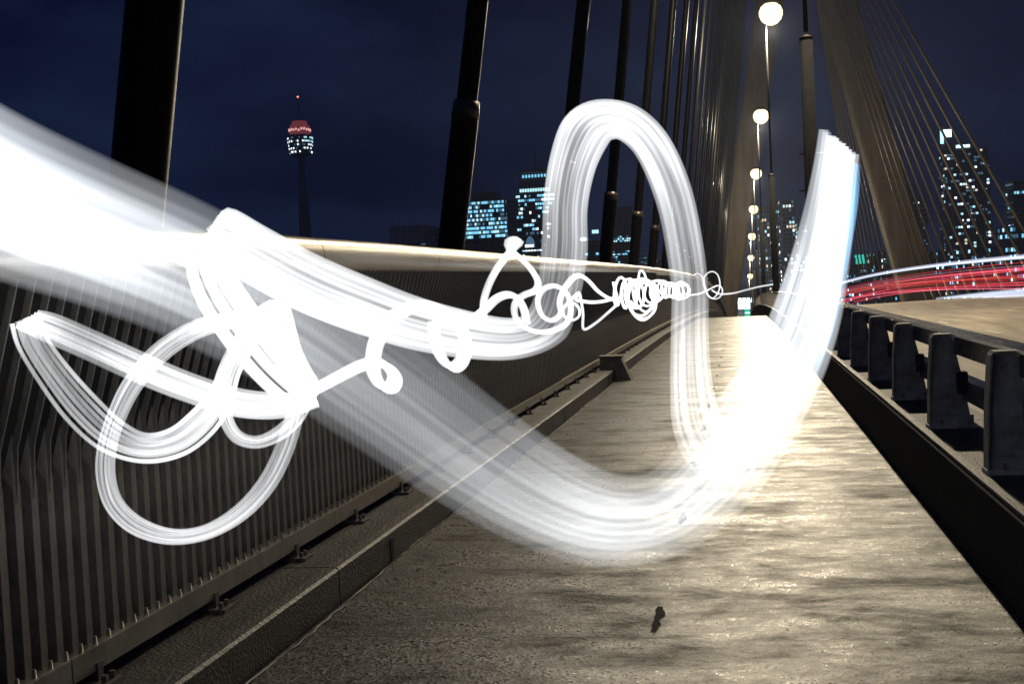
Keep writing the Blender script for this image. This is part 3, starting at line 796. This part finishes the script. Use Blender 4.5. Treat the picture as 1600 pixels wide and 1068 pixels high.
def ribbon(parent, ctrl, nstr, step=9, mt=None, jit=.25, name='light_strand', soft=0.0, seed=1):
    """ctrl rows: x, y, distance, half bar x, half bar y, strand radius in px, brightness; one strand per lamp of the bar"""
    rnd = random.Random(seed)
    for sidx in range(nstr):
        uu = (-1 + 2*sidx/(nstr-1)) + rnd.uniform(-.35, .35)/nstr if nstr > 1 else 0
        g = 1 + rnd.uniform(-jit, jit); ph = rnd.uniform(0, 6.28); fq = rnd.uniform(.5, 1.3); rr = 1 + rnd.uniform(-.2, .2)
        if soft and abs(uu) > .75: g *= 1-soft
        pts = []; rad = []; th = []
        nn = (len(ctrl)-1)
        tt = 0.0; T = []
        while tt < nn:
            T.append(tt); i = min(int(tt), nn-1)
            seg = math.hypot(ctrl[i+1][0]-ctrl[i][0], ctrl[i+1][1]-ctrl[i][1]) + .5*math.hypot(ctrl[i+1][3]-ctrl[i][3], ctrl[i+1][4]-ctrl[i][4])
            tt += min(.5, step/max(seg, 1))
        T.append(nn-1e-6)
        for q in T:
            x, y, d, bx, by, r, Lm = cr(ctrl, q)
            P = PT(x+uu*bx, y+uu*by, d*(1+.004*sidx))
            pts.append(P); dist = (P-CAM).length
            rad.append(max(.3, r*rr)*dist/F); th.append(max(.02, Lm*g*(1+.22*math.sin(ph+fq*q)+.10*math.sin(2.3*ph+3.1*fq*q))))
        sweep(name, pts, rad, th, mt or WHITE, parent)

def lt(label, px, py, d): return thing('light_trail', label, 'light trail', PT(px, py, d), 'white light painting strokes')

# 1 the broad sweep: from the frame's edge across the fence, low over the path, up to its beaded end
A = lt('broad veil of white light sweeping low over the path and up to a blunt tip', 900, 800, 3.4)
ribbon(A, [(-140, 225, 2.1, -10, 95, 34, .70), (0, 302, 2.25, -12, 90, 34, .64), (150, 362, 2.45, -14, 82, 30, .46), (300, 425, 2.65, -25, 76, 26, .27), (450, 505, 2.8, -38, 68, 24, .19), (600, 610, 3.0, -48, 58, 22, .155),
           (730, 705, 3.15, -46, 54, 20, .18), (850, 778, 3.3, -36, 52, 19, .31), (950, 812, 3.45, -14, 54, 18, .38), (1040, 800, 3.55, 14, 50, 17, .27), (1120, 735, 3.7, 34, 44, 16, .26), (1180, 655, 3.8, 40, 34, 14, .38), (1235, 560, 3.9, 38, 28, 12, .62),
           (1268, 470, 4.0, 36, 26, 10, .9), (1290, 370, 4.05, 30, 22, 9, .75), (1303, 285, 4.1, 25, 20, 8, .85), (1311, 222, 4.1, 23, 19, 8, .9)], 10, 12, COOL, .38, soft=.30, seed=3)
EDGE = glowmat('blue_edge_light_streak', (.22, .58, 1.0))
ribbon(A, [(1262, 590, 3.9, 3, 2, 7, .15), (1298, 500, 3.95, 3, 2, 7, .5), (1318, 400, 4.02, 3, 2, 7, .7), (1333, 310, 4.08, 3, 2, 6, .7), (1338, 255, 4.1, 2, 1, 4, .3)], 2, 9, EDGE, .2, seed=21)
# 2 the arch
B = lt('tall white arch of streaked light looping over the fence and down to the path', 950, 300, 5.2)
arch = [((322, 372), (-24, 26), 4.1, 9, .9), ((345, 366), (-14, 34), 4.1, 9, .8), ((400, 398), (-14, 36), 4.2, 9, .75), ((480, 441), (-14, 36), 4.4, 9, .8), ((560, 474), (-10, 36), 4.6, 9, .8), ((650, 505), (-6, 34), 4.8, 8, .75), ((740, 524), (0, 30), 5.0, 8, .7),
        ((805, 528), (8, 26), 5.1, 7, .6), ((848, 512), (22, 20), 5.2, 7, .36)]
rows = [(x, y, d, bx, by, r, l_) for (x, y), (bx, by), d, r, l_ in arch]
for (ox, oy), (ix, iy), d, r, l_ in [((843, 452), (893, 495), 5.2, 6.5, .2), ((851, 385), (912, 405), 5.2, 6, .34), ((855, 305), (913, 325), 5.2, 6, .5), ((866, 240), (925, 264), 5.2, 6.5, .6), ((885, 190), (945, 222), 5.2, 7, .75), ((918, 165), (956, 212), 5.2, 7, .85),
                                    ((962, 162), (972, 214), 5.2, 7, .85), ((1004, 178), (996, 236), 5.15, 7, .75), ((1042, 220), (1018, 278), 5.1, 7.5, .55), ((1073, 290), (1036, 332), 5.0, 7.5, .36), ((1091, 370), (1047, 392), 4.8, 7, .28), ((1101, 450), (1055, 455), 4.6, 7, .22),
                                    ((1102, 530), (1054, 525), 4.45, 7, .34), ((1108, 600), (1053, 605), 4.3, 7, .42), ((1122, 655), (1058, 668), 4.1, 8, .32), ((1146, 676), (1078, 716), 4.0, 9, .2), ((1178, 664), (1112, 742), 3.9, 11, .13), ((1205, 625), (1160, 720), 3.85, 11, .10)]:
    rows.append(((ox+ix)/2, (oy+iy)/2, d, (ix-ox)/2, (iy-oy)/2, r, l_))
ribbon(B, rows, 9, 9, WHITE, .26, seed=8)
# 3 the knot of ribbons near the camera
K = lt('knotted loops of white ribbon light with sharp corners in front of the fence', 330, 600, 3.4)
ribbon(K, [(322, 372, 4.0, -20, 22, 6, 1.2), (322, 410, 3.9, -26, 12, 6, 1.2), (345, 462, 3.8, -30, 14, 6, 1.3), (385, 520, 3.7, -32, 14, 6, 1.3), (425, 570, 3.6, -30, 14, 6, 1.3), (465, 607, 3.5, -24, 18, 6, 1.3), (490, 626, 3.45, -8, 14, 5, 1.3)], 7, 7, WHITE, .15, seed=2)
ribbon(K, [(494, 622, 3.45, 4, 9, 5, 1.2), (440, 633, 3.4, 0, 16, 5, 1.1), (370, 628, 3.3, -4, 18, 5, 1.0), (290, 603, 3.2, -6, 18, 5, .95), (215, 572, 3.1, -8, 18, 5.5, .75), (140, 538, 3.0, -8, 17, 6, .50), (80, 512, 2.95, -10, 16, 6, .65), (42, 498, 2.9, -16, 10, 5, 1.0)], 7, 7, WHITE, .3, seed=4)
ribbon(K, [(40, 497, 2.9, -20, 8, 4, 1.0), (52, 535, 2.9, -22, 6, 3.4, .62), (85, 585, 2.9, -24, 8, 3.4, .55), (130, 640, 2.95, -24, 14, 3.4, .55), (175, 680, 3.0, -16, 20, 3.4, .60), (225, 699, 3.1, -2, 20, 4, .9), (275, 690, 3.15, 10, 18, 4, 1.1), (315, 660, 3.2, 16, 14, 4, 1.2), (345, 620, 3.3, 14, 10, 4, 1.2),
           (360, 575, 3.35, 13, 6, 4, .9), (385, 530, 3.4, 13, 8, 4, .9), (412, 495, 3.45, 13, 8, 4, 1.1), (437, 470, 3.5, 12, -2, 5, 1.2)], 7, 7, WHITE, .2, seed=5)
ribbon(K, [(436, 468, 3.5, 10, -2, 5, 1.1), (438, 505, 3.5, 18, 0, 5, 1.1), (448, 550, 3.48, 20, -2, 5, 1.1), (466, 590, 3.46, 20, -6, 5, 1.1), (485, 618, 3.45, 14, -8, 5, 1.1)], 6, 7, WHITE, .2, seed=6)
ribbon(K, [(470, 600, 3.46, 12, 0, 3, 0.75), (460, 650, 3.42, 12, 2, 3, 0.54), (443, 705, 3.36, 12, 4, 3, 0.54), (416, 757, 3.3, 11, 6, 3, 0.60), (375, 801, 3.22, 8, 8, 3, 0.68), (322, 831, 3.14, 3, 9, 3, 0.75), (267, 838, 3.08, -3, 10, 3, 0.75), (215, 822, 3.02, -8, 10, 3, 0.68),
           (180, 790, 3.0, -11, 7, 2.8, 0.63), (166, 750, 2.98, -13, 2, 2.6, 0.60), (166, 705, 3.0, -13, -2, 2.6, 0.60), (180, 655, 3.05, -12, -5, 2.6, 0.68), (207, 600, 3.12, -11, -8, 3, 0.83), (250, 550, 3.2, -9, -10, 3.4, 0.75), (305, 515, 3.3, -5, -11, 3.6, 0.75), (360, 500, 3.4, -2, -10, 4, 0.95), (410, 492, 3.45, 0, -9, 4, 0.95)], 7, 7, WHITE, .25, seed=7)
ribbon(K, [(352, 625, 3.35, -8, 2, 3, .9), (354, 655, 3.35, -8, 4, 3, .7), (371, 682, 3.35, -5, 7, 3, .65), (403, 690, 3.38, 0, 8, 3, .65), (438, 675, 3.4, 5, 8, 3, .7), (466, 648, 3.42, 7, 7, 3, .5), (480, 620, 3.44, 7, 5, 3, .5)], 5, 7, WHITE, .25, seed=9)
# 4 loops trailing away along the fence
Sq = lt('thin line of white light looping and scribbling away along the fence', 800, 470, 9)
def line(pts, n=2, off=3, seed=1, L_=1.2, mt=WHITE):
    ribbon(Sq, [(x, y, d, off*r/6, off*r/10, r*.72, L_) for (x, y, d, r) in pts], n, 5, mt, .15, 'light_strand', seed=seed)
line([(478, 614, 3.5, 7), (500, 604, 3.6, 7), (530, 588, 3.8, 7), (560, 573, 4.0, 7.5), (585, 566, 4.2, 8), (604, 571, 4.3, 9), (617, 588, 4.35, 9), (612, 604, 4.4, 9), (597, 604, 4.45, 9), (585, 585, 4.5, 9), (583, 560, 4.55, 9), (590, 530, 4.6, 9), (608, 502, 4.7, 9), (638, 482, 4.8, 8),
      (668, 477, 5.0, 8), (700, 488, 5.2, 8), (720, 508, 5.4, 8), (727, 538, 5.6, 8), (722, 563, 5.7, 8), (708, 574, 5.8, 8), (692, 562, 5.9, 8), (681, 535, 6.0, 8), (678, 505, 6.1, 7)], 3, 4, 1)
line([(678, 505, 6.1, 6), (705, 507, 6.3, 6), (735, 500, 6.6, 6), (757, 484, 6.9, 6), (775, 467, 7.1, 6), (793, 460, 7.3, 6), (808, 465, 7.4, 6), (818, 482, 7.5, 6), (823, 505, 7.6, 5)], 2, 3, 2)
line([(757, 498, 7.0, 6), (756, 474, 7.1, 6), (763, 448, 7.2, 6), (776, 422, 7.3, 6), (792, 400, 7.4, 6), (806, 385, 7.5, 6), (813, 378, 7.5, 7), (806, 376, 7.5, 8), (796, 379, 7.6, 8), (797, 389, 7.6, 7), (812, 402, 7.7, 6), (830, 420, 7.8, 6), (841, 440, 7.9, 6), (837, 454, 8.0, 6), (820, 461, 8.1, 6), (808, 470, 8.2, 6), (804, 485, 8.3, 6), (811, 504, 8.4, 6), (830, 516, 8.6, 5), (852, 519, 8.9, 5), (878, 511, 9.2, 5),
      (890, 497, 9.4, 5), (892, 476, 9.5, 5), (885, 457, 9.6, 5), (868, 447, 9.7, 5), (850, 452, 9.8, 5), (841, 470, 9.9, 5), (847, 492, 10, 5), (862, 501, 10.2, 5), (876, 490, 10.4, 5), (875, 470, 10.6, 5), (885, 447, 10.8, 5), (902, 431, 11, 5), (918, 437, 11.4, 4.6), (935, 455, 12, 4.4), (952, 466, 12.5, 4.2), (968, 470, 13, 4)], 2, 2, 3)
line([(880, 480, 10.5, 4), (893, 473, 10.6, 4), (904, 480, 10.7, 4), (905, 493, 10.8, 4), (895, 500, 10.9, 4), (882, 494, 11, 4), (880, 482, 11.1, 4), (890, 470, 11.2, 4), (900, 460, 11.3, 4), (905, 457, 11.4, 4), (908, 470, 11.5, 4), (911, 490, 11.6, 4), (912, 514, 11.7, 4), (930, 505, 12, 4), (948, 490, 12.6, 4), (966, 474, 13.2, 4)], 1, 0, 4, 1.5)
line([(903, 460, 11.3, 3.6), (900, 468, 11.35, 3.6), (908, 470, 11.4, 3.6), (925, 472, 11.8, 3.6), (945, 470, 12.4, 3.6), (965, 464, 13, 3.6)], 1, 0, 5, 1.5)
pts = []
rn = random.Random(12)
coil = [(962, 455, 13.5, 7, 20), (978, 458, 14.5, 7, 22), (990, 456, 15.5, 12, 22), (1000, 464, 16.5, 20, 26), (1003, 466, 17, 22, 30), (1006, 462, 17.5, 17, 22), (1012, 458, 18.5, 15, 20), (1022, 455, 20, 12, 17), (1032, 452, 22, 9, 13), (1040, 452, 24, 9, 13), (1048, 453, 26, 8, 12), (1058, 455, 29, 10, 12), (1066, 454, 31, 12, 13), (1068, 454, 32, 10, 11), (1067, 453, 33, 6, 7)]
TURNS = 1.25
for i in range(len(coil)-1):
    for k in range(10):
        f = k/10; c = [coil[i][j]*(1-f)+coil[i+1][j]*f for j in range(5)]
        a = 2*math.pi*TURNS*(i+f) + .6
        pts.append((c[0]+c[3]*math.cos(a)*(1+.12*math.sin(i*2.1)), c[1]+c[4]*math.sin(a)*(1+.12*math.cos(i*1.7)), c[2], max(2.1, 4.2-.16*i)))
line(pts, 1, 0, 6, 1.5)
line([(966, 468, 13.2, 3.6), (958, 440, 13.4, 3.4), (966, 474, 13.6, 3.4), (974, 440, 13.9, 3.4), (980, 476, 14.2, 3.4), (985, 434, 14.6, 3.4), (992, 470, 15, 3.4), (1000, 423, 15.5, 3.6), (1010, 440, 16, 3.4), (1000, 480, 16.4, 3.4), (985, 470, 16.6, 3.4), (992, 493, 17, 3.6), (1006, 500, 17.4, 3.6), (1020, 488, 18, 3.4), (1026, 468, 18.6, 3)], 1, 0, 7, 1.4)
line([(1076, 461, 34, 2), (1092, 459, 36, 2), (1108, 452, 38, 2), (1121, 446, 40, 1.8), (1128, 450, 41, 1.8), (1128, 460, 42, 1.8), (1119, 467, 43, 1.6), (1108, 463, 44, 1.6), (1101, 450, 45, 1.6), (1099, 437, 46, 1.6), (1105, 427, 46.5, 1.6), (1114, 424, 47, 1.6), (1122, 430, 47.5, 1.6), (1125, 444, 48, 1.6), (1122, 457, 48.5, 1.6), (1114, 466, 49, 1.6), (1106, 461, 49.5, 1.6), (1102, 448, 50, 1.6), (1098, 433, 50, 1.4), (1090, 427, 50, 1.2), (1084, 429, 50, 1.0)], 1, 0, 8, 1.1)
line([(1112, 453, 44, 1.8), (1124, 459, 46, 1.8), (1145, 458, 48, 1.8), (1165, 453, 50, 1.8), (1185, 448, 52, 1.8), (1208, 444, 54, 1.6)], 1, 0, 9, 1.1)

# ------------------------------------------------------------------ streaks of passing vehicles on the road
REDM = glowmat('red_tail_light_streak', (1.0, .05, .085))
REDD = glowmat('dim_red_tail_light_streak', (.9, .03, .055))
PINK = glowmat('pink_tail_light_streak', (1.0, .16, .28))
ORAN = glowmat('orange_indicator_streak', (1.0, .25, .03))
BLUEW = emat('bluish_headlight_streak', (.72, .78, 1.0), .95)
BLUEG = glowmat('bluish_headlight_glow', (.72, .78, 1.0))
def vstreak(parent, X, H, y0, y1, r, Lm, mt, dH=0.0):
    pts = []; rad = []; th = []
    for y in frange(y0, y1, 5):
        f = (y-y0)/(y1-y0)
        pts.append(Vector((X, y, zd(y)+cross(X)+H+dH*f))); rad.append(r*(1+y/160)); th.append(Lm)
    sweep('light_streak', pts, rad, th, mt, parent, 6)
rd = thing('tail_light_trail', 'bundle of red and orange tail light streaks along the road', 'light trail', (8, 40, .9))
rv = random.Random(5)
for i in range(28):
    X = rv.uniform(6, 12); H = rv.choice((.62, .75, .9, 1.0, 1.12, 1.25, 1.35)) + rv.uniform(-.07, .07)
    mt = rv.choice((REDM, REDM, REDD, REDD, REDD, PINK, ORAN if X < 9 else REDM))
    vstreak(rd, X, H, X*4.2, 150, rv.uniform(.005, .016), rv.uniform(.22, .75), mt)
for X, H, r, l_ in ((7, 1.15, .06, .09), (9, 1.05, .08, .10), (10, .85, .06, .08), (8, .95, .05, .2)):
    vstreak(rd, X, H, X*4.2, 150, r, l_, REDM)
wt = thing('headlight_trail', 'single pale streak arching above the red tail light bundle', 'light trail', (8, 34, 2))
vstreak(wt, 8.0, 1.50, 30, 150, .05, .7, BLUEG, .75); vstreak(wt, 8.2, 1.46, 30, 150, .03, .35, BLUEW, .75)
wl = thing('headlight_trail', 'broad pale wedge of headlight glow low over the far lanes', 'light trail', (14, 60, .4))
for i in range(7): vstreak(wl, 12, .12+.055*i, 48, 62+3*i, .035+.004*i, .5, BLUEG, -.10-.05*i)
for H, l_ in ((1.28, .3), (.52, .35)): vstreak(rd, 9.0, H, 38, 150, .010, l_, BLUEG, .3)
tw = thing('headlight_trail', 'thin pinkish streak slanting below the red bundle', 'light trail', (9, 40, .6))
vstreak(tw, 10.5, .58, 40, 120, .022, .5, PINK)

# ------------------------------------------------------------------ night air
hz = MB().box(-1500, 1500, -60, 2400, -33.5, 330).build('haze', None)
hm = bpy.data.materials.new('night_haze'); hm.use_nodes = True
t = hm.node_tree; t.nodes.clear()
o = t.nodes.new('ShaderNodeOutputMaterial'); pv = t.nodes.new('ShaderNodeVolumePrincipled')
pv.inputs['Color'].default_value = (.62, .73, 1.0, 1); pv.inputs['Density'].default_value = .00027; pv.inputs['Anisotropy'].default_value = .2
t.links.new(pv.outputs[0], o.inputs['Volume']); hm.cycles.homogeneous_volume = True
hz.data.materials.append(hm); hz['kind'] = 'stuff'
